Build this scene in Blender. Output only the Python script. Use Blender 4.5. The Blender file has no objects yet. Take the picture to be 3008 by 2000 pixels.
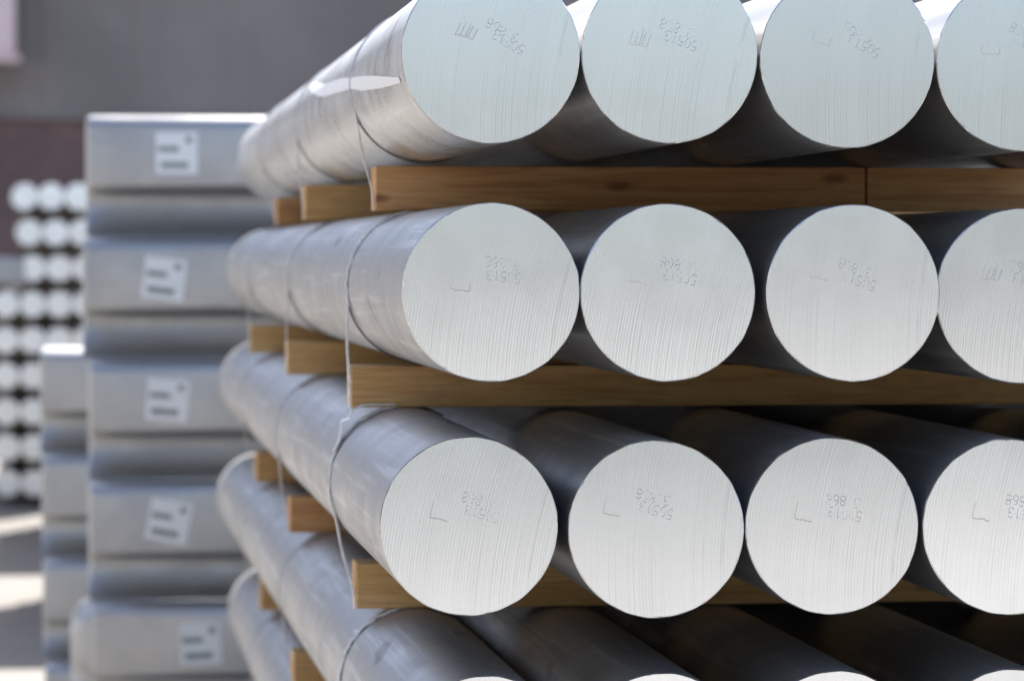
import bpy, bmesh, math, random
from mathutils import Vector, Matrix
random.seed(7)
scene = bpy.context.scene
COL = scene.collection
R = math.radians

# ------------------------------------------------------------------ camera
cam_d = bpy.data.cameras.new('camera')
cam_d.sensor_width = 36.0
cam_d.lens = 122.1
cam_d.clip_start = 0.1
cam_d.clip_end = 3000
cam_d.dof.use_dof = True
cam_d.dof.focus_distance = 4.46
cam_d.dof.aperture_fstop = 5.6
cam = bpy.data.objects.new('camera', cam_d)
cam.location = (0, 0, 1.75)
cam.rotation_euler = (R(90 - 1.432), 0, R(-7.172))
COL.objects.link(cam)
scene.camera = cam

# ------------------------------------------------------------------ sky, sun, exposure
SUN = Vector((0.24, 0.51, 0.825)).normalized()
EL = math.asin(SUN.z)
AZ = math.atan2(SUN.x, SUN.y)
w = bpy.data.worlds.new('World')
scene.world = w
w.use_nodes = True
nt = w.node_tree
sky = nt.nodes.new('ShaderNodeTexSky')
sky.sky_type = 'NISHITA'
sky.sun_disc = False
sky.sun_elevation = EL
sky.sun_rotation = AZ
sky.dust_density = 3.0
sky.air_density = 0.9
sky.altitude = 50
bg = nt.nodes['Background']
bg.inputs['Strength'].default_value = 0.085
nt.links.new(sky.outputs['Color'], bg.inputs['Color'])
sun_d = bpy.data.lights.new('sun', 'SUN')
sun_d.energy = 5.0
sun_d.angle = R(0.53)
sun_d.color = (1.0, 0.95, 0.88)
sun = bpy.data.objects.new('sun', sun_d)
sun.rotation_euler = SUN.to_track_quat('Z', 'Y').to_euler()
sun.location = (6, 6, 12)
COL.objects.link(sun)
scene.view_settings.view_transform = 'Standard'
scene.view_settings.look = 'None'
scene.view_settings.exposure = 1.85
scene.view_settings.gamma = 1.0
scene.view_settings.use_curve_mapping = False
scene.cycles.caustics_reflective = False
scene.cycles.caustics_refractive = False
scene.cycles.sample_clamp_indirect = 4.0
scene.cycles.max_bounces = 6
scene.cycles.glossy_bounces = 3
scene.cycles.diffuse_bounces = 3

# ------------------------------------------------------------------ helpers
def obj(name, bm, mat, parent=None, smooth=False):
    me = bpy.data.meshes.new(name)
    bm.to_mesh(me); bm.free()
    if mat: me.materials.append(mat)
    if smooth:
        for p in me.polygons: p.use_smooth = True
    o = bpy.data.objects.new(name, me)
    COL.objects.link(o)
    if parent: o.parent = parent
    return o

def empty(name, loc, rz=0.0):
    o = bpy.data.objects.new(name, None)
    o.empty_display_size = 0.1
    o.location = loc
    o.rotation_euler = (0, 0, rz)
    COL.objects.link(o)
    return o

def tag(o, label, cat, group=None):
    o['label'] = label; o['category'] = cat
    if group: o['group'] = group
    return o

def share(src, parent, name=None):
    o = src.copy(); COL.objects.link(o); o.parent = parent
    return o

def box_bm(x0, x1, y0, y1, z0, z1, bev=0.0, seg=2):
    bm = bmesh.new()
    bmesh.ops.create_cube(bm, size=1)
    for v in bm.verts:
        v.co = Vector(((x0 + x1) / 2 + v.co.x * (x1 - x0), (y0 + y1) / 2 + v.co.y * (y1 - y0), (z0 + z1) / 2 + v.co.z * (z1 - z0)))
    if bev: bmesh.ops.bevel(bm, geom=bm.edges[:], offset=bev, segments=seg, affect='EDGES', profile=0.5)
    return bm

def sweep(bm, pts, sect, up=None, closed=False):
    """sweep a closed cross-section (list of (a, b)) along a path; a is along `up`, b along up x tangent"""
    n = len(pts); rings = []
    for i, p in enumerate(pts):
        if closed: t = pts[(i + 1) % n] - pts[i - 1]
        else: t = pts[min(i + 1, n - 1)] - pts[max(i - 1, 0)]
        t.normalize()
        u = up.copy(); u = (u - t * u.dot(t)).normalized()
        s = u.cross(t)
        rings.append([bm.verts.new(p + u * a + s * b) for a, b in sect])
    m = len(sect)
    for i in range(n if closed else n - 1):
        r0, r1 = rings[i], rings[(i + 1) % n]
        for j in range(m):
            bm.faces.new((r0[j], r0[(j + 1) % m], r1[(j + 1) % m], r1[j]))
    if not closed:
        bm.faces.new(rings[0][::-1]); bm.faces.new(rings[-1])
    bmesh.ops.recalc_face_normals(bm, faces=bm.faces[:])

def circle_sect(r, n=8): return [(r * math.cos(2 * math.pi * k / n), r * math.sin(2 * math.pi * k / n)) for k in range(n)]

# ------------------------------------------------------------------ materials
class Mat:
    def __init__(s, name):
        s.m = bpy.data.materials.new(name); s.m.use_nodes = True
        s.t = s.m.node_tree; s.b = s.t.nodes['Principled BSDF']
    def n(s, typ, **kw):
        nd = s.t.nodes.new(typ)
        for k, v in kw.items():
            if k in nd.inputs: nd.inputs[k].default_value = v
            else: setattr(nd, k, v)
        return nd
    def l(s, a, b): s.t.links.new(a, b)
    def val(s, sock, v):
        if hasattr(v, 'links') or hasattr(v, 'is_linked'): s.l(v, sock)
        else: sock.default_value = v
    def math(s, op, a, b=None, c=None, clamp=False):
        nd = s.t.nodes.new('ShaderNodeMath'); nd.operation = op; nd.use_clamp = clamp
        for i, v in enumerate((a, b, c)):
            if v is not None: s.val(nd.inputs[i], v)
        return nd.outputs[0]
    def rng(s, x, a, b, c=0.0, d=1.0):
        nd = s.t.nodes.new('ShaderNodeMapRange'); nd.interpolation_type = 'SMOOTHSTEP'
        s.val(nd.inputs[0], x)
        for i, v in enumerate((a, b, c, d)): s.val(nd.inputs[i + 1], v)
        return nd.outputs[0]
    def mix(s, f, a, b, mode='MIX'):
        nd = s.t.nodes.new('ShaderNodeMix'); nd.data_type = 'RGBA'; nd.blend_type = mode
        s.val(nd.inputs[0], f)
        for sock, v in ((nd.inputs[6], a), (nd.inputs[7], b)):
            if isinstance(v, tuple): sock.default_value = (*v[:3], 1)
            else: s.l(v, sock)
        return nd.outputs[2]
    def noise(s, vec, scale, detail=3.0, rough=0.5, dim='3D', dist=0.0):
        nd = s.t.nodes.new('ShaderNodeTexNoise'); nd.noise_dimensions = dim
        nd.inputs['Scale'].default_value = scale; nd.inputs['Detail'].default_value = detail
        nd.inputs['Roughness'].default_value = rough; nd.inputs['Distortion'].default_value = dist
        if dim == '1D': s.val(nd.inputs['W'], vec)
        elif vec is not None: s.l(vec, nd.inputs['Vector'])
        return nd.outputs['Fac']
    def coord(s, scale=(1, 1, 1), shift=True):
        """object coordinates, shifted by a random amount for each object"""
        tc = s.n('ShaderNodeTexCoord'); mp = s.n('ShaderNodeMapping')
        mp.inputs['Scale'].default_value = scale
        s.l(tc.outputs['Object'], mp.inputs['Vector'])
        if not shift: return mp.outputs['Vector']
        oi = s.n('ShaderNodeObjectInfo')
        cb = s.n('ShaderNodeCombineXYZ')
        for i, k in enumerate((37.0, 23.0, 51.0)): s.l(s.math('MULTIPLY', oi.outputs['Random'], k), cb.inputs[i])
        ad = s.n('ShaderNodeVectorMath', operation='ADD')
        s.l(mp.outputs['Vector'], ad.inputs[0]); s.l(cb.outputs[0], ad.inputs[1])
        return ad.outputs[0]
    def bump(s, h, strength=0.3, dist=0.001):
        nd = s.n('ShaderNodeBump'); nd.inputs['Strength'].default_value = strength; nd.inputs['Distance'].default_value = dist
        s.l(h, nd.inputs['Height']); s.l(nd.outputs[0], s.b.inputs['Normal'])

def set_(m, **kw):
    for k, v in kw.items():
        sock = m.b.inputs[k.replace('_', ' ')]
        if isinstance(v, tuple): sock.default_value = (*v, 1) if len(v) == 3 else v
        elif hasattr(v, 'links'): m.l(v, sock)
        else: sock.default_value = v

def make_cut_metal(name, base, rough):
    """saw-cut aluminium: fine arc lines left by a large round blade"""
    m = Mat(name)
    tc = m.n('ShaderNodeTexCoord'); oi = m.n('ShaderNodeObjectInfo')
    sp = m.n('ShaderNodeSeparateXYZ'); m.l(tc.outputs['Object'], sp.inputs[0])
    rnd = oi.outputs['Random']
    dx = m.math('SUBTRACT', sp.outputs[0], m.math('ADD', m.math('MULTIPLY', rnd, 0.08), 0.72))
    dz = m.math('ADD', sp.outputs[2], 0.125)
    rad = m.math('SQRT', m.math('ADD', m.math('MULTIPLY', dx, dx), m.math('MULTIPLY', dz, dz)))
    wob = m.noise(tc.outputs['Object'], 30, 2)
    rr = m.math('ADD', m.math('ADD', rad, m.math('MULTIPLY', wob, 0.0003)), m.math('MULTIPLY', rnd, 13.0))
    fine = m.noise(rr, 400, 1, 0.5, '1D')
    mid = m.noise(rr, 110, 2, 0.6, '1D')
    wide = m.noise(rr, 22, 2, 0.5, '1D')
    patch = m.noise(m.coord((1, 1, 1)), 14, 3, 0.55)
    # lines come and go over the face
    amp = m.math('MULTIPLY', m.rng(patch, 0.25, 0.75, 0.5, 1.0), m.rng(sp.outputs[2], -0.08, 0.02, 1.0, 0.36))
    tooth = m.math('SINE', m.math('ADD', m.math('MULTIPLY', rad, 1600.0), m.math('ADD', m.math('MULTIPLY', mid, 5.0), m.math('MULTIPLY', wob, 0.8))))
    h = m.math('ADD', m.math('MULTIPLY', tooth, 0.14), m.math('ADD', m.math('MULTIPLY', m.math('SUBTRACT', fine, 0.5), 0.7), m.math('MULTIPLY', m.math('SUBTRACT', mid, 0.5), 0.2)))
    h = m.math('MULTIPLY', h, amp)
    # each saw line leans a little differently up and down the face
    lean = m.math('ADD', m.math('MULTIPLY', m.math('MINIMUM', m.math('SUBTRACT', sp.outputs[2], 0.01), 0.0), 6.0), m.math('MULTIPLY', sp.outputs[2], 2.2))
    h = m.math('ADD', h, m.math('MULTIPLY', lean, m.math('SUBTRACT', m.noise(rr, 230, 1, 0.5, '1D'), 0.5)))
    tv = m.n('ShaderNodeCombineXYZ'); tv.inputs[0].default_value = 1.0
    m.l(tv.outputs[0], m.b.inputs['Tangent']); m.b.inputs['Anisotropic'].default_value = 0.95
    # dark step where the blade left the cut
    d0 = m.math('SUBTRACT', rad, m.math('ADD', m.math('MULTIPLY', rnd, 0.075), 0.645))
    d0 = m.math('ABSOLUTE', m.math('ADD', d0, m.math('MULTIPLY', m.math('SUBTRACT', wob, 0.5), 0.004)))
    step = m.math('MULTIPLY', m.rng(d0, 0.0006, 0.0028, 1.0, 0.0), m.rng(m.noise(m.coord(), 18, 1), 0.35, 0.6))
    step = m.math('MULTIPLY', step, m.rng(sp.outputs[2], -0.085, -0.05))
    groove = m.math('ADD', m.math('MULTIPLY', tooth, 0.30), m.math('MULTIPLY', m.math('SUBTRACT', fine, 0.5), 1.5))
    dark = m.math('MULTIPLY', m.rng(groove, 0.12, 0.55), amp)
    c = m.mix(m.math('MULTIPLY', dark, 0.34), base, tuple(v * 0.55 for v in base))
    c = m.mix(m.math('MULTIPLY', step, 0.20), c, tuple(v * 0.5 for v in base))
    c = m.mix(m.rng(wide, 0.35, 0.65, 0.0, 0.10), c, tuple(v * 0.80 for v in base))
    tone = m.n('ShaderNodeHueSaturation'); m.l(c, tone.inputs['Color']); m.l(m.math('ADD', m.math('MULTIPLY', m.math('FRACT', m.math('MULTIPLY', rnd, 7.31)), 0.12), 0.92), tone.inputs['Value'])
    set_(m, Base_Color=tone.outputs[0], Metallic=0.85)
    m.l(m.rng(patch, 0.25, 0.75, rough - 0.015, rough + 0.025), m.b.inputs['Roughness'])
    m.bump(h, 0.105, 0.0016)
    return m.m

def make_cast_metal(name, base, rough, smudge=0.5, ring=False, metal=0.8, mottle=0.12, wear=1.0):
    """as-cast aluminium skin: dull, faintly ringed, with smudges and scuffs"""
    m = Mat(name)
    tc = m.n('ShaderNodeTexCoord')
    vec = m.coord((1, 1, 1)); rings = m.coord((1.5, 26, 1.5)); along = m.coord((30, 0.8, 30))
    blot = m.noise(vec, 6, 4, 0.6); fine = m.noise(vec, 160, 2, 0.6)
    rg = m.noise(rings, 3.0, 3, 0.6); st = m.noise(along, 2.0, 3, 0.6)
    c = m.mix(m.rng(blot, 0.35, 0.68), base, tuple(v * (1 - mottle) for v in base))
    c = m.mix(m.rng(rg, 0.45, 0.75, 0.0, 0.08), c, tuple(v * 0.72 for v in base))
    c = m.mix(m.rng(st, 0.52, 0.72, 0.0, 0.28 * wear), c, (0.86, 0.87, 0.88))
    # dark handling smudges and pale rub marks
    sm = m.noise(m.coord((7, 3.2, 7)), 1.6, 2, 0.45, dist=0.6)
    c = m.mix(m.rng(sm, 0.695, 0.745, 0.0, smudge), c, (0.10, 0.10, 0.11))
    rb = m.noise(m.coord((11, 2.0, 11)), 1.9, 3, 0.6, dist=0.3)
    c = m.mix(m.rng(rb, 0.68, 0.78, 0.0, 0.55 * wear), c, (0.90, 0.91, 0.92))
    if ring:
        sp = m.n('ShaderNodeSeparateXYZ'); m.l(tc.outputs['Object'], sp.inputs[0])
        d = m.math('ABSOLUTE', m.math('SUBTRACT', sp.outputs[1], m.math('ADD', 0.050, m.math('MULTIPLY', m.noise(tc.outputs['Object'], 26, 3), 0.024))))
        ln = m.math('MULTIPLY', m.rng(d, 0.0006, 0.0022, 1.0, 0.0), m.rng(m.noise(vec, 13, 2), 0.42, 0.6))
        c = m.mix(m.math('MULTIPLY', ln, 0.8), c, (0.07, 0.07, 0.07))
    set_(m, Base_Color=c, Metallic=metal)
    m.l(m.rng(blot, 0.3, 0.7, rough - 0.05, rough + 0.10), m.b.inputs['Roughness'])
    m.bump(m.math('ADD', m.math('MULTIPLY', rg, 0.15), m.math('MULTIPLY', fine, 0.35)), 0.15, 0.0012)
    return m.m

def make_wood(name, a, b, dark):
    m = Mat(name)
    g = m.coord((1.2, 14, 14)); g2 = m.coord((4, 90, 90))
    n1 = m.noise(g, 2.0, 4, 0.6, dist=1.2); n2 = m.noise(g2, 2.0, 2, 0.6)
    c = m.mix(m.rng(n1, 0.36, 0.64), a, b)
    c = m.mix(m.rng(n2, 0.48, 0.70, 0.0, 0.5), c, dark)
    gr = m.noise(m.coord((3, 6, 6)), 3.0, 4, 0.65)
    c = m.mix(m.rng(gr, 0.55, 0.75, 0.0, 0.35), c, tuple((sum(dark) / 3 + v) * 0.5 for v in dark))
    st = m.noise(m.coord((2.5, 8, 8)), 2.4, 3, 0.6)
    c = m.mix(m.rng(st, 0.60, 0.74, 0.0, 0.45), c, dark)
    # knots
    vo = m.n('ShaderNodeTexVoronoi'); vo.inputs['Scale'].default_value = 1.0
    m.l(m.coord((5.0, 14, 14)), vo.inputs['Vector'])
    c = m.mix(m.rng(vo.outputs['Distance'], 0.05, 0.15, 0.75, 0.0), c, tuple(v * 0.45 for v in dark))
    set_(m, Base_Color=c, Roughness=0.75)
    m.bump(m.math('ADD', n1, m.math('MULTIPLY', n2, 0.9)), 0.6, 0.002)
    return m.m

def make_plain(name, base, rough=0.6, metallic=0.0, var=0.25, scale=8.0, bump=0.1):
    m = Mat(name)
    v = m.coord()
    n1 = m.noise(v, scale, 4, 0.6)
    c = m.mix(m.rng(n1, 0.3, 0.7), base, tuple(x * (1 - var) for x in base))
    set_(m, Base_Color=c, Roughness=rough, Metallic=metallic)
    m.bump(m.noise(v, scale * 12, 2), bump, 0.001)
    return m.m

M = {}
M['cut'] = make_cut_metal('saw_cut_aluminium', (0.715, 0.722, 0.726), 0.23)
M['skin'] = make_cast_metal('cast_aluminium_skin', (0.41, 0.41, 0.413), 0.44, metal=0.8)
M['skin_sunlit'] = make_cast_metal('sunlit_cast_aluminium_skin', (0.68, 0.68, 0.67), 0.28, ring=True, metal=0.6)  # lighter skin copy; sunlight on the top left billet put into the colour
M['stamp'] = make_plain('stamped_groove_metal', (0.63, 0.64, 0.64), 0.36, 0.85, 0.2)
M['ingot'] = make_cast_metal('ingot_aluminium', (0.40, 0.405, 0.415), 0.40, smudge=0.15, metal=0.75, mottle=0.03, wear=0.2)
M['log_end'] = make_plain('small_billet_cut_end', (0.95, 0.955, 0.96), 0.30, 0.8, 0.1)
M['wire'] = make_plain('galvanised_wire', (0.74, 0.74, 0.75), 0.34, 0.4, 0.3, 60)
M['dark_wire'] = make_plain('dark_annealed_wire', (0.16, 0.16, 0.165), 0.45, 0.8, 0.3, 60)
M['strap'] = make_plain('flat_steel_strap', (0.90, 0.91, 0.92), 0.35, 0.2, 0.3, 60)
M['wood'] = make_wood('pine_timber', (0.74, 0.47, 0.205), (0.62, 0.355, 0.135), (0.40, 0.195, 0.07))
M['wood_red'] = make_wood('reddish_pine_timber', (0.68, 0.38, 0.165), (0.55, 0.27, 0.10), (0.33, 0.14, 0.05))
M['wood_grey'] = make_wood('weathered_timber', (0.30, 0.26, 0.19), (0.23, 0.20, 0.15), (0.14, 0.12, 0.09))
M['paper'] = make_plain('white_label_paper', (0.93, 0.94, 0.93), 0.3, 0.0, 0.03, 30, 0.05)
M['ink'] = make_plain('grey_label_ink', (0.33, 0.35, 0.33), 0.6, 0.0, 0.2, 60, 0.05)
M['glare'] = make_plain('white_painted_glare', (0.95, 0.95, 0.94), 0.6, 0.0, 0.03, 20, 0.05)  # white that stands for glare on the top left billet

# ground: pale worn concrete yard
mg = Mat('concrete_yard')
tcg = mg.n('ShaderNodeTexCoord')
g1 = mg.noise(tcg.outputs['Object'], 0.35, 5, 0.6); g2 = mg.noise(tcg.outputs['Object'], 6, 4, 0.6); g3 = mg.noise(tcg.outputs['Object'], 70, 2, 0.6)
cg = mg.mix(mg.rng(g1, 0.3, 0.7), (0.155, 0.146, 0.134), (0.115, 0.108, 0.10))
cg = mg.mix(mg.rng(g2, 0.45, 0.75, 0, 0.5), cg, (0.10, 0.097, 0.092))
cg = mg.mix(mg.rng(g3, 0.5, 0.75, 0, 0.4), cg, (0.09, 0.087, 0.084))
set_(mg, Base_Color=cg, Roughness=0.85)
mg.bump(mg.math('ADD', g2, mg.math('MULTIPLY', g3, 0.4)), 0.4, 0.01)
M['ground'] = mg.m
M['siding'] = make_plain('grey_painted_siding', (0.31, 0.27, 0.25), 0.6, 0.0, 0.32, 0.4, 0.05)
mb = Mat('dark_red_brick')
tb = mb.n('ShaderNodeTexBrick')
for k, v in (('Scale', 4.4), ('Mortar Size', 0.02), ('Brick Width', 0.95), ('Row Height', 0.33)): tb.inputs[k].default_value = v
tb.inputs['Color1'].default_value = (0.205, 0.12, 0.11, 1); tb.inputs['Color2'].default_value = (0.27, 0.165, 0.145, 1); tb.inputs['Mortar'].default_value = (0.13, 0.115, 0.105, 1)
cbx = mb.n('ShaderNodeCombineXYZ'); spx = mb.n('ShaderNodeSeparateXYZ'); tcb = mb.n('ShaderNodeTexCoord')
mb.l(tcb.outputs['Object'], spx.inputs[0]); mb.l(spx.outputs[0], cbx.inputs[0]); mb.l(spx.outputs[2], cbx.inputs[1]); mb.l(cbx.outputs[0], tb.inputs['Vector'])
nb = mb.noise(tcb.outputs['Object'], 0.9, 4, 0.6)
cb_ = mb.mix(mb.rng(nb, 0.35, 0.65, 0.0, 0.65), tb.outputs['Color'], (0.145, 0.095, 0.093))
set_(mb, Base_Color=cb_, Roughness=0.85)
M['brick'] = mb.m
M['pale'] = make_plain('pale_pink_sheet_metal', (0.92, 0.70, 0.69), 0.5, 0.0, 0.1, 2)
M['roof'] = make_plain('grey_roof_sheet', (0.30, 0.30, 0.31), 0.5, 0.0, 0.2, 1)

# ------------------------------------------------------------------ the yard
bm = bmesh.new()
bmesh.ops.create_grid(bm, x_segments=1, y_segments=1, size=600)
ground = obj('ground', bm, M['ground'])
ground['kind'] = 'structure'
# pale concrete apron added behind the camera to reflect light onto the billet ends
bounce_apron = obj('bounce_pavement', box_bm(-60, 60, -90, -3.0, -0.1, 0.012), make_plain('bounce_pale_concrete', (0.275, 0.272, 0.265), 0.85, 0.0, 0.2, 0.7))
bounce_apron['kind'] = 'structure'

# warehouse behind: brick plinth, ribbed siding, roof
bld = empty('warehouse', (3.0, 38.0, 0.0))
tag(bld, 'grey ribbed warehouse wall with dark red brick base behind everything', 'building')
obj('brick_base', box_bm(-30, 26, 0.0, 8, 0, 3.23, 0), M['brick'], bld)
bm = bmesh.new()
pts = []
x = -30.0
while x < 26:
    for dx_, dy_ in ((0, 0.01), (0.62, 0.01), (0.68, -0.01), (0.92, -0.01), (0.98, 0.01)):
        pts.append((x + dx_, dy_))
    x += 1.0
z0, z1 = 3.235, 8.0
vs = [(bm.verts.new((a, b, z0)), bm.verts.new((a, b, z1))) for a, b in pts]
for i in range(len(vs) - 1): bm.faces.new((vs[i][0], vs[i + 1][0], vs[i + 1][1], vs[i][1]))
obj('siding', bm, M['siding'], bld)
obj('roof', box_bm(-30.6, 26.6, -0.7, 8.5, 8.0, 8.25, 0.03), M['roof'], bld)
obj('sill_flashing', box_bm(-30, 26, -0.06, 0.05, 3.2, 3.26, 0.01), M['siding'], bld)
duct = obj('wall_duct', box_bm(-0.55, 0.0, -0.55, 0.0, 0.0, 4.1, 0.05, 3), M['pale'])
duct.location = (-0.62, 37.9, 3.86)
tag(duct, 'pale pink box duct running up the grey warehouse wall', 'duct')
bmx = box_bm(-0.62, 0.06, -0.6, -0.01, -0.08, -0.005, 0.02, 2)
obj('bottom_flange', bmx, M['pale'], duct)

# pale shed added unseen at left, to throw sunlight back on the stack
shed = empty('bounce_shed', (-8.5, 6.0, 0.0))
tag(shed, 'long pale shed added outside the picture to bounce light on the stacks', 'building')
obj('wall', box_bm(-7, 0, -14, 27, 0, 6.0), make_plain('bounce_shed_pale_wall', (0.56, 0.565, 0.57), 0.8, 0.0, 0.08, 0.6), shed)
obj('roof', box_bm(-7.3, 0.35, -14.4, 27.4, 6.0, 6.2, 0.02), M['roof'], shed)  # roof of the added bounce shed
for yd in (-10, -3): obj('bounce_shed_roller_door', box_bm(0.002, 0.05, yd - 2, yd + 2, 0, 4.2, 0.01), M['siding'], shed)

# ------------------------------------------------------------------ main stack of round billets
RAD = 0.1143; LEN = 5.0; YF = 4.397
NSEG = 128
def body_bm(r, L, y0=0.0012, seg=NSEG, cap=True):
    bm = bmesh.new()
    ys = [y0, 0.02, 0.4, 1.2, 2.5, L - 0.4, L - 0.003]
    rr = [r] * len(ys)
    ys.append(L); rr.append(r - 0.003)
    rings = [[bm.verts.new((q * math.sin(2 * math.pi * k / seg), y, q * math.cos(2 * math.pi * k / seg))) for k in range(seg)] for y, q in zip(ys, rr)]
    for a, b in zip(rings, rings[1:]):
        for k in range(seg):
            f = bm.faces.new((a[k], a[(k + 1) % seg], b[(k + 1) % seg], b[k])); f.smooth = True
    bm.faces.new(rings[-1])
    bmesh.ops.recalc_face_normals(bm, faces=bm.faces[:])
    return bm
def face_bm(r, seg=NSEG, chamfer=0.0012, seed=None):
    bm = bmesh.new()
    rng = random.Random(seed)
    jit = [0.0] * seg
    if seed is not None:   # uneven saw burr and small nicks round the rim
        ph_ = [rng.uniform(0, 6.3) for _ in range(4)]
        for k in range(seg):
            t = 2 * math.pi * k / seg
            jit[k] = 0.00025 * (math.sin(5 * t + ph_[0]) + math.sin(11 * t + ph_[1]) + math.sin(23 * t + ph_[2])) + (rng.uniform(-0.0014, 0.0004) if rng.random() < 0.06 else 0)
    c = [bm.verts.new(((r - chamfer + jit[k]) * math.sin(2 * math.pi * k / seg), 0, (r - chamfer + jit[k]) * math.cos(2 * math.pi * k / seg))) for k in range(seg)]
    e = [bm.verts.new(((r + max(0, jit[k])) * math.sin(2 * math.pi * k / seg), chamfer, (r + max(0, jit[k])) * math.cos(2 * math.pi * k / seg))) for k in range(seg)]
    bm.faces.new(c)
    for k in range(seg): bm.faces.new((c[k], e[k], e[(k + 1) % seg], c[(k + 1) % seg]))
    bmesh.ops.recalc_face_normals(bm, faces=bm.faces[:])
    return bm
def link(name, me, parent, mat=None):
    o = bpy.data.objects.new(name, me); COL.objects.link(o); o.parent = parent
    return o
def mesh_of(name, bm, mat):
    me = bpy.data.meshes.new(name); bm.to_mesh(me); bm.free(); me.materials.append(mat); return me

body_me = mesh_of('billet_body', body_bm(RAD, LEN), M['skin'])
body_sunlit = mesh_of('billet_body_sunlit', body_bm(RAD, LEN), M['skin_sunlit'])
face_mes = [mesh_of('billet_face', face_bm(RAD, seed=k), M['cut']) for k in range(12)]

def arc(cx, cy, rx, ry, a0, a1, n=10):
    return [(cx + rx * math.cos(R(a0 + (a1 - a0) * i / n)), cy + ry * math.sin(R(a0 + (a1 - a0) * i / n))) for i in range(n + 1)]
GLYPH = {
    '0': [arc(0.3, 0.5, 0.27, 0.5, 0, 360, 18)],
    '1': [[(0.12, 0.80), (0.32, 1.0), (0.32, 0.0)]],
    '3': [arc(0.28, 0.74, 0.25, 0.26, 150, -80, 9), arc(0.27, 0.25, 0.29, 0.26, 90, -150, 10)],
    '5': [[(0.55, 1.0), (0.12, 1.0), (0.07, 0.56)], arc(0.27, 0.32, 0.29, 0.32, 130, -140, 11)],
    '6': [arc(0.3, 0.28, 0.26, 0.28, 0, 360, 14), arc(0.42, 0.45, 0.38, 0.55, 175, 110, 6)],
    '8': [arc(0.3, 0.76, 0.23, 0.24, 0, 360, 14), arc(0.3, 0.26, 0.28, 0.26, 0, 360, 14)],
    '.': [[(0.28, 0.03), (0.33, 0.08)]],
}
def number_bm(text, h, rng, wear=0.12):
    """raised rim of each punched digit, worn here and there; built upright, laid in the x-z plane"""
    bm = bmesh.new()
    x = -0.5 * len(text) * 0.72 * h
    for ch in text:
        jy = (rng.uniform(-0.05, 0.05) - 0.5) * h; faint = rng.random() < 0.3
        for st in GLYPH[ch]:
            run = []
            def flush():
                if len(run) > 1:
                    rad = 0.00030 if faint else 0.00044
                    sweep(bm, [Vector((px, 0, pz)) for px, pz in run], circle_sect(rad, 6), Vector((0, 1, 0)))
                run.clear()
            for i, (a, b) in enumerate(st):
                if rng.random() < (0.35 if faint else wear) and len(st) > 3: flush(); continue
                run.append((x + a * h, jy + b * h))
            flush()
        x += 0.72 * h
    return bm
def punch_bm(kind, rng):
    """ragged nick left by the tag chisel"""
    bm = bmesh.new()
    wv, hv = 0.023, 0.020
    bot = [(-wv / 2 + wv * i / 7, -hv / 2 + rng.uniform(-0.0010, 0.0012) - 0.0020 * i / 7) for i in range(8)]
    sect = [(0.0006, -0.0007), (0.0010, 0.0004), (-0.0002, 0.0011), (-0.0006, -0.0004)]
    sweep(bm, [Vector((a, 0, b)) for a, b in bot], sect, Vector((0, 1, 0)))
    def stroke(x0, z0, x1, z1, r): 
        p = [Vector((x0 + (x1 - x0) * i / 4 + rng.uniform(-.0004, .0004), 0, z0 + (z1 - z0) * i / 4)) for i in range(5)]
        sweep(bm, p, circle_sect(r, 5), Vector((0, 1, 0)))
    x0, z0 = bot[0]; x1, z1 = bot[-1]
    if kind == 'comb':
        for t in (0, 0.35, 0.62, 0.8, 1.0):
            i = int(t * 7); stroke(bot[i][0], bot[i][1], bot[i][0] + 0.0045, bot[i][1] + hv * rng.uniform(.7, 1.0), 0.0006 if t < .6 else 0.0009)
    elif kind == 'cup':
        stroke(x0, z0, x0 + 0.0006, z0 + hv * 0.55, 0.0006); stroke(x1, z1, x1 + 0.0008, z1 + hv * 0.5, 0.0006)
    elif kind == 'corner':
        stroke(x0, z0, x0 + 0.0022, z0 + hv, 0.0006)
    return bm

ROWS = [
    # z centre and x centre of each billet, heading of the row
    dict(c=[(0.526, 2.0041), (0.7576, 2.0052), (0.9889, 2.0001), (1.2223, 1.9973)], yaw=-0.30, dy=[0, .004, 0, .006]),
    dict(c=[(0.5265, 1.7005), (0.7563, 1.6999), (0.9967, 1.6990), (1.2263, 1.6946)], yaw=0.06, dy=[0, .006, -.004, .022]),
    dict(c=[(0.498, 1.4022), (0.7402, 1.3964), (0.9711, 1.3978), (1.2042, 1.3950)], yaw=-0.02, dy=[0, 0, .003, -.004]),
    dict(c=[(0.5186, 1.0966), (0.7492, 1.0958), (0.9796, 1.0948), (1.2104, 1.0946)], yaw=0.31, dy=[0, .006, .01, 0]),
    dict(c=[(0.522, 0.7920), (0.7530, 0.7915), (0.9840, 0.7910), (1.2150, 0.7910)], yaw=0.0, dy=[0, .01, 0, .006]),
    dict(c=[(0.515, 0.4880), (0.7460, 0.4880), (0.9770, 0.4880), (1.2080, 0.4880)], yaw=0.1, dy=[0, 0, .01, 0]),
    dict(c=[(0.520, 0.1840), (0.7510, 0.1840), (0.9820, 0.1840), (1.2130, 0.1840)], yaw=-0.1, dy=[0, 0, 0, 0]),
]
ORD = ['top', 'second', 'third', 'fourth', 'fifth', 'sixth', 'bottom']
POS = ['first', 'second', 'third', 'fourth', 'fifth', 'sixth']
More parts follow.
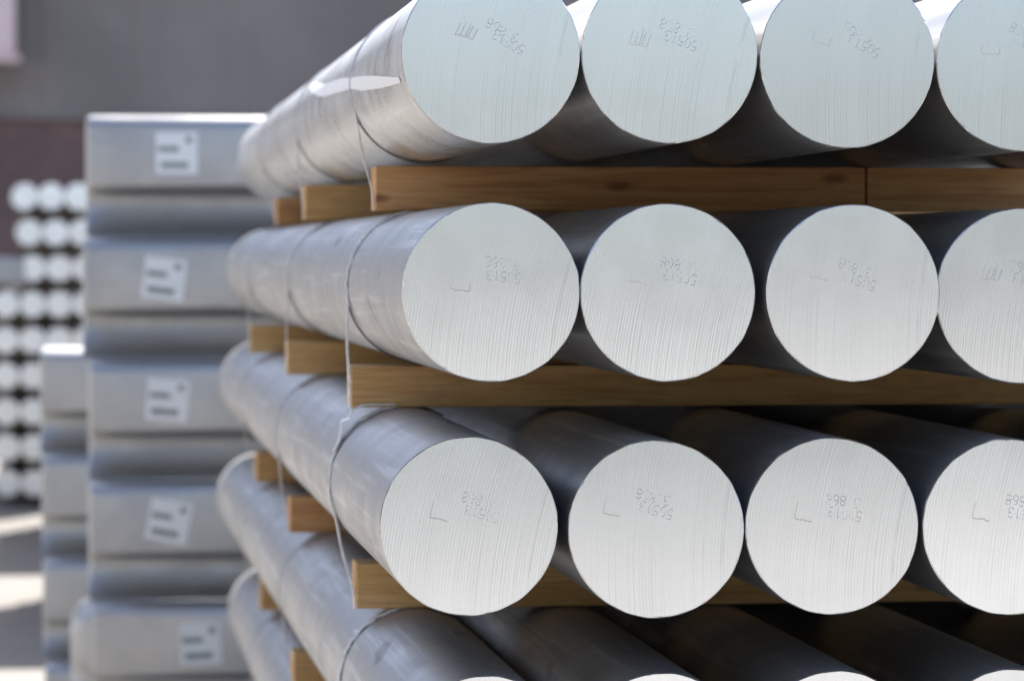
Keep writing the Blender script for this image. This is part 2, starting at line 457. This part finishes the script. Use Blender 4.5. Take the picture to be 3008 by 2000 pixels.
MARK = {(0, 0): ('comb', (-.0322, .0322), 24), (0, 1): ('comb', (-.040, .0225), 6), (0, 2): ('cup', (-.0319, .031), 20), (0, 3): ('cup', (-.0418, .0216), 0),
        (1, 0): ('cup', (-.039, .0136), 4), (1, 1): ('line', (-.0394, .024), 6), (1, 2): ('line', (-.0438, .030), 14), (1, 3): ('comb', (-.0408, .0326), 8),
        (2, 0): ('corner', (-.0376, .0204), 14), (2, 1): ('corner', (-.0571, .030), 12), (2, 2): ('corner', (-.037, .0189), 14), (2, 3): ('corner', (-.036, .0214), 16)}
NUM = {(0, 0): ((.0225, .0152), 30), (0, 1): ((.0139, .0175), 20), (0, 2): ((.022, .0172), 27), (0, 3): ((.0105, .024), 22),
       (1, 0): ((.0154, .0201), 6), (1, 1): ((.0144, .0196), 10), (1, 2): ((.0075, .0164), 20), (1, 3): ((.0105, .020), 12),
       (2, 0): ((.0161, .0165), 15), (2, 1): ((-.0008, .0244), 15), (2, 2): ((.0164, .0156), 9), (2, 3): ((.020, .016), 10)}
billets = {}
for ri, row in enumerate(ROWS):
    # the rows run on to the right past the picture
    for _ in range(1 if ri == 0 else 2):
        row['c'].append((row['c'][-1][0] + 0.2312, row['c'][-1][1])); row['dy'].append(0.004)
for ri, row in enumerate(ROWS):
    for ci, (bx, bz) in enumerate(row['c']):
        rng = random.Random(100 * ri + ci)
        root = empty('aluminium_billet', (bx, YF + row['dy'][ci], bz - RAD), R(row['yaw']))
        if ri <= 2: lab = 'large aluminium billet with stamped sawn end, %s from left in %s row' % (POS[ci], ORD[ri])
        elif ri == 3: lab = 'large aluminium billet cut by the lower picture edge, %s from left' % POS[ci]
        else: lab = 'large aluminium billet, %s from left in the %s row of the main stack' % (POS[ci], ORD[ri])
        tag(root, lab, 'billet', 'round billets of the main stack')
        b = link('body', body_sunlit if (ri, ci) == (0, 0) else body_me, root); b.location.z = RAD
        b.rotation_euler.y = rng.uniform(-0.4, 0.4)
        f = link('end_face', face_mes[(ri * 4 + ci) % 12], root); f.location = (0, 0, RAD); f.rotation_euler = (R(rng.uniform(-.2, .2) - (0.0, 0.5, 1.9, 1.9)[min(ri, 3)]), R(rng.uniform(-5, 5)), R(rng.uniform(-.7, .7)))
        billets[(ri, ci)] = root
        if ri <= 2 and ci <= 3:
            (nx, nz), ang = NUM[(ri, ci)]
            for li, (txt, off) in enumerate((('50513', 0.0), ('3.868', -0.0168))):
                o = obj('stamped_number', number_bm(txt, 0.0128, rng), M['stamp'], f)
                # the stack was turned over after stamping: the digits stand on their heads
                a = R(ang)
                o.rotation_euler = (0, math.pi + a - f.rotation_euler.y, 0)
                px = nx + off * math.sin(-a) * -1; pz = nz - off * math.cos(a)
                fa = -f.rotation_euler.y
                o.location = (px * math.cos(fa) + pz * math.sin(fa), -0.0001, -px * math.sin(fa) + pz * math.cos(fa))
            kind, (mx, mz), ang = MARK[(ri, ci)]
            o = obj('punch_mark', punch_bm(kind, rng), M['stamp'], f)
            fa = -f.rotation_euler.y
            o.rotation_euler = (0, R(ang) * 0.5 + fa, 0)
            o.location = (mx * math.cos(fa) + mz * math.sin(fa), -0.0001, -mx * math.sin(fa) + mz * math.cos(fa))

# glare on the top left billet's side, painted as a white strip
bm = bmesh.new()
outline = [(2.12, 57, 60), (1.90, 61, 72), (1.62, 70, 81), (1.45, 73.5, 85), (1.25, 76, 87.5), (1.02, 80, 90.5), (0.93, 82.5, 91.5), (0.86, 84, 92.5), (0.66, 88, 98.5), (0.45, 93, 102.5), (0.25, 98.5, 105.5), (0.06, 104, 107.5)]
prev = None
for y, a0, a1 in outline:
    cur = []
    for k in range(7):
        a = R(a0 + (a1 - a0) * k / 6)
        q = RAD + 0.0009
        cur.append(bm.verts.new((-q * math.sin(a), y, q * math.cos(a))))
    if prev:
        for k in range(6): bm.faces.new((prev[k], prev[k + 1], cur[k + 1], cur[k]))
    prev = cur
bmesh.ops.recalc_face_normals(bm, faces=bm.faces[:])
glare = obj('glare_patch', bm, M['glare'], billets[(0, 0)], True)
glare.location.z = RAD
glare['label'] = 'white strip painted as glare on the billet side'

# ------------------------------------------------------------------ timber between the rows
# left end of each timber (x), by row and by distance from the sawn ends
TY = [5.25, 6.70, 8.20]
TX = [(0.4524, 0.4413, 0.4734), (0.4148, 0.4069, 0.4101), (0.4227, 0.4111, 0.4244), (0.425, 0.4178, 0.4346), (0.42, 0.415, 0.43), (0.42, 0.415, 0.43), (0.40, 0.40, 0.40)]
DIST = ['nearest the sawn ends', 'halfway along', 'near the far ends']
timbers = {}
for ri in range(7):
    top = min(z for _, z in ROWS[ri]['c']) - RAD
    bot = (max(z for _, z in ROWS[ri + 1]['c']) + RAD) if ri < 6 else 0.0
    for k in range(3):
        rng = random.Random(50 * ri + k)
        x0 = TX[ri][k]; x1 = 1.80 + rng.uniform(-.04, .04)
        spans = [(x0, x1)]
        if (ri, k) == (0, 0): spans = [(x0, 1.2095), (1.2125, 1.78)]
        for si, (a, b) in enumerate(spans):
            bm = box_bm(0, b - a, 0, 0.085, 0, top - bot - 0.001, 0.0022, 2)
            o = obj('timber_bearer', bm, M['wood'] if (k != 0 or ri) and not (ri, k) in ((2, 1), (0, 2)) else M['wood_red'])
            o.location = (a, TY[ri if 0 else 0] if k == 0 else TY[k], bot + 0.0005)
            o.rotation_euler.z = R(rng.uniform(-.5, .5)) if len(spans) == 1 else 0
            if ri < 6: where = 'between %s and %s billet rows, %s' % (ORD[ri], ORD[ri + 1], DIST[k])
            else: where = 'under the bottom billet row, %s' % DIST[k]
            lab = 'pine timber ' + where
            if len(spans) == 2: lab = ('long left' if si == 0 else 'short right') + ' pine timber, nearest the sawn ends, between the top two rows'
            tag(o, lab, 'timber', 'timber bearers in the main stack')
            timbers[(ri, k, si)] = o

# ------------------------------------------------------------------ steel ties round each row
def tie(ri, k):
    rng = random.Random(900 + 10 * ri + k)
    flat = ri >= 1 and k == 0
    row = ROWS[ri]
    yaw = R(row['yaw'])
    y = TY[k] + 0.012
    dyl = y - YF
    cx_ = row['c'][0][0] - math.sin(yaw) * dyl; cz_ = row['c'][0][1]
    xr = row['c'][-1][0] - math.sin(yaw) * dyl
    q = RAD + (0.0022 if flat else 0.0011)
    root = empty('steel_tie', (cx_, y, cz_ - RAD))
    what = 'flat silver steel strap' if flat else 'thin steel tie wire'
    tag(root, '%s round the %s row of billets, %s' % (what, ORD[ri], DIST[k]), 'strap' if flat else 'wire', 'steel ties round the billet rows')
    sect = [(-0.0075, -0.0014), (0.0075, -0.0014), (0.0075, 0.0014), (-0.0075, 0.0014)] if flat else circle_sect(0.0015, 8)
    mat = M['strap'] if flat else M['wire']
    up = Vector((0, 1, 0))
    # wire that hugs the left billet
    bm = bmesh.new()
    hug = [Vector((-q * math.sin(R(a)), 0.006 * math.sin(R(a * 0.9)) + 0.004, RAD + q * math.cos(R(a)))) for a in range(-30, 215, 5)]
    sweep(bm, hug, circle_sect(0.0014, 8), up)
    obj('hugging_wire', bm, M['dark_wire'], root, True)
    # strand: over the row, down the left side, straight to the end of the timber and under it
    top = min(z for _, z in row['c']) - RAD
    bot = (max(z for _, z in ROWS[ri + 1]['c']) + RAD) if ri < 6 else 0.0
    ex = TX[ri][k] - cx_ - 0.0022; ez = bot - cz_ + 0.004 + (0.012 if k == 0 else 0)
    # tangent from (ex, ez) to the circle on the left side
    d = math.hypot(ex, ez); phi = math.atan2(ez, ex); be = math.acos(min(1, q / d))
    cand = [phi + be, phi - be]
    ta = min(cand, key=lambda a: math.cos(a))
    a_end = math.degrees(math.atan2(-math.cos(ta), math.sin(ta)))  # angle from the top, to the left
    a_end = a_end % 360
    path = [Vector((xr - cx_ + 0.02, 0, RAD + q))]
    path += [Vector((xr - cx_ - 0.05 - 0.12 * i, 0, RAD + q)) for i in range(1, 9)]
    path = [p for p in path if p.x > 0.02]
    na = 26
    for i in range(na + 1):
        a = R(a_end * i / na)
        wob = rng.uniform(-0.0008, 0.0012) if flat else 0
        path.append(Vector((-(q + wob) * math.sin(a), wob, RAD + (q + wob) * math.cos(a))))
    p0 = path[-1]; p1 = Vector((ex, 0.004, RAD + ez))
    for i in range(1, 8):
        t = i / 7
        path.append(p0.lerp(p1, t) + Vector((0.0012 * math.sin(t * 9), 0, 0)))
    path.append(Vector((ex + 0.001, 0.004, bot - cz_ + RAD - 0.0002)))
    bm = bmesh.new(); sweep(bm, path, sect, up)
    obj('strand', bm, mat, root, not flat)
    if flat and ri == 2:
        # crimped seal with a lifted strap tail near the top of the billet
        bm = bmesh.new()
        ps = [Vector((-(q + h) * math.sin(R(a)), -0.004 + 0.001 * math.sin(a), RAD + (q + h) * math.cos(R(a)))) for a, h in ((8, .004), (16, .007), (24, .014), (30, .020), (36, .022), (41, .013), (46, .018), (52, .008), (58, .0034), (66, .0030))]
        sweep(bm, ps, [(-0.016, -0.0010), (0.016, -0.0010), (0.016, 0.0010), (-0.016, 0.0010)], up)
        obj('crimped_seal', bm, M['strap'], root)
for ri in range(7):
    for k in range(3): tie(ri, k)

# ------------------------------------------------------------------ T-shaped ingots stacked behind
def ingot_profile(depth, hf, hs, rtop, rbot):
    """half profile (y, z) of a T-bar: thick flange over a narrower flared stem; front at y = 0"""
    H = hf + hs; p = []
    for i in range(9):
        a = R(90 - 90 * i / 8); p.append((rtop - rtop * math.cos(R(90) - a), H - rtop + rtop * math.sin(a)))
    p = [(rtop - rtop * math.sin(R(90 * i / 8)), H - rtop + rtop * math.cos(R(90 * i / 8))) for i in range(9)]
    p += [(rbot - rbot * math.cos(R(90 * i / 6)), hs + rbot - rbot * math.sin(R(90 * i / 6))) for i in range(7)]
    p += [(0.120, hs - 0.001), (0.150, hs - 0.010), (0.158, hs - 0.028), (0.155, hs * 0.60), (0.147, hs * 0.38), (0.130, hs * 0.20), (0.104, hs * 0.07), (0.080, 0.002), (0.086, 0.0)]
    q = [(depth - y, z) for y, z in p]
    return p + q[::-1]
def ingot_mesh(name, L, depth=0.52, hf=0.214, hs=0.143, rtop=0.040, rbot=0.018, e=1.0, nose=False):
    bm = bmesh.new()
    prof = ingot_profile(depth, hf, hs, rtop, rbot)
    xs = [(0.0, 0.014 * e), (0.004 * e, 0.005 * e), (0.014 * e, 0.0), (L * 0.33, 0), (L * 0.66, 0), (L - 0.014 * e, 0.0), (L - 0.004 * e, 0.005 * e), (L, 0.014 * e)]
    if nose: xs[:3] = [(-0.068, 0.085), (-0.060, 0.062), (-0.040, 0.036), (-0.015, 0.022), (0.0, 0.014), (0.008, 0.0)]
    cy, cz = depth / 2, (hf + hs) / 2
    rings = []
    for x, ins in xs:
        rings.append([bm.verts.new((x, y + (ins if y < cy else -ins), z - ins * (1 if z > cz else -1) * 0.9)) for y, z in prof])
    m = len(prof)
    for a, b in zip(rings, rings[1:]):
        for j in range(m):
            f = bm.faces.new((a[j], a[(j + 1) % m], b[(j + 1) % m], b[j])); f.smooth = True
    bm.faces.new(rings[0]); bm.faces.new(rings[-1][::-1])
    bmesh.ops.recalc_face_normals(bm, faces=bm.faces[:])
    return mesh_of(name, bm, M['ingot'])
ing_me = ingot_mesh('ingot_body', 2.1)
nosed_me = ingot_mesh('rounded_end_ingot_body', 2.1, nose=True)
PITCH = 0.358
sticker_me = mesh_of('sticker', box_bm(-0.061, 0.061, -0.0012, 0, -0.061, 0.061, 0.0004, 1), M['paper'])
bar_me = [mesh_of('bar', box_bm(*b, 0, 1), M['ink']) for b in (
    (-0.046, 0.034, -0.0018, -0.0013, -0.044, -0.026), (-0.054, 0.006, -0.0018, -0.0013, 0.004, 0.020), (0.026, 0.046, -0.0018, -0.0013, 0.030, 0.048))]
def ingot(loc, rz, label, group, sticker=None, me=None, name='t_shaped_ingot'):
    root = empty(name, loc, R(rz))
    tag(root, label, 'ingot', group)
    link('body', me or ing_me, root)
    if sticker:
        sx, sz, ang = sticker
        s = link('label_sticker', sticker_me, root)
        s.location = (sx, -0.0006, sz); s.rotation_euler = (0, R(ang), 0)
        for b in bar_me: link('printed_bar', b, s)
    return root
G1 = 'T-shaped ingots of the labelled stack'; G2 = 'T-shaped ingots of the lower stack behind'
ORD6 = ['bottom', 'fifth', 'fourth', 'third', 'second', 'top']
ST = {5: (0.262, 0.247, 0), 4: (0.236, 0.238, 7), 3: (0.228, 0.242, 5), 2: (0.232, 0.245, 11), 1: (0.31, 0.243, -2)}
XO = {5: 0.034, 4: 0.023, 3: 0.040, 2: 0.039, 1: 0.052, 0: 0.03}
for i in range(5, -1, -1):
    extra = {5: 'sunlit along its top edge', 4: 'with tilted white sticker', 3: 'with tilted white sticker', 2: 'with strongly tilted white sticker', 1: 'its left end rounded', 0: 'on the ground'}[i]
    ingot((XO[i], 10.2, 0.006 + PITCH * i), 0.0, 'grey T-shaped ingot, %s in the labelled stack, %s' % (ORD6[i], extra), G1, ST.get(i), nosed_me if i == 1 else None)
for i in range(3, -1, -1):
    ingot((-0.118 + 0.004 * (3 - i), 11.8, 0.006 + 0.354 * i), 0, 'grey T-shaped ingot without sticker, %s of the lower stack at left' % ['bottom', 'third', 'second', 'top'][i], G2)

# two unseen stacks added behind the labelled stack to cast shade on the yard
for si, (ya, n) in enumerate(((16.05, 4), (20.35, 5))):
    for j in range(n):
        for i in range(6):
            ingot((0.10 + 0.004 * i, ya + 0.60 * j, 0.006 + PITCH * i), 0, 'grey T-shaped ingot in the unseen stacks added to shade the yard', 'unseen T-shaped ingots added to shade the yard')

# ------------------------------------------------------------------ far pile of small round billets
r2 = 0.0900; L2 = 3.2
sb_body = mesh_of('small_billet_body', body_bm(r2, L2, 0.0015, 40), M['skin'])
sb_face = mesh_of('small_billet_face', face_bm(r2, 40, 0.0015), M['log_end'])
PX = [(-0.344, 3), (-0.314, 3), (-0.291, 3), (-0.472, 4), (-0.475, 4), (-0.473, 4), (-0.471, 4), (-0.469, 4), (-0.465, 4)]
YP = 24.2; PP = 0.2473; PW = 0.1822
ROWN = ['top', 'second', 'third', 'fourth', 'fifth', 'sixth', 'seventh', 'eighth', 'bottom']
COLN = ['leftmost', 'second from left', 'third from left', 'fourth from left']
for i, (x0, n) in enumerate(PX):
    z = 2.142 - PP * i
    for j in range(n):
        rng = random.Random(3000 + 10 * i + j)
        root = empty('small_billet', (x0 + PW * j, YP + rng.uniform(0, .03), z - r2))
        tag(root, 'pale small billet end, %s in the %s row of far pile' % (COLN[j], ROWN[i]), 'billet', 'small round billets of the far pile')
        b = link('body', sb_body, root); b.location.z = r2
        f = link('end_face', sb_face, root); f.location.z = r2
    for kk, yy in enumerate((YP + 1.1, YP + 2.6)):
        xl = x0 - 0.08; xr_ = x0 + PW * n
        o = obj('pile_bearer', box_bm(0, xr_ - xl, 0, 0.09, 0, (PP - 2 * r2 - 0.002) if i < 8 else z - r2 - 0.002, 0.003), M['wood_grey'])
        o.location = (xl, yy, z - r2 - ((PP - 2 * r2 - 0.001) if i < 8 else z - r2 - 0.001))
        tag(o, 'timber under the %s row of the far pile, %s' % (ROWN[i], 'near the front' if kk == 0 else 'towards the back'), 'timber', 'timber bearers of the far pile')
# pale bar lying across the left side of the far pile
slab_root = empty('aluminium_bar', (-0.345, 24.17, 1.535))
tag(slab_root, 'pale aluminium bar lying crosswise on the left of the far pile', 'bar')
obj('body', box_bm(-1.4, 0, 0, 0.30, 0, 0.185, 0.02, 3), M['ingot'], slab_root)
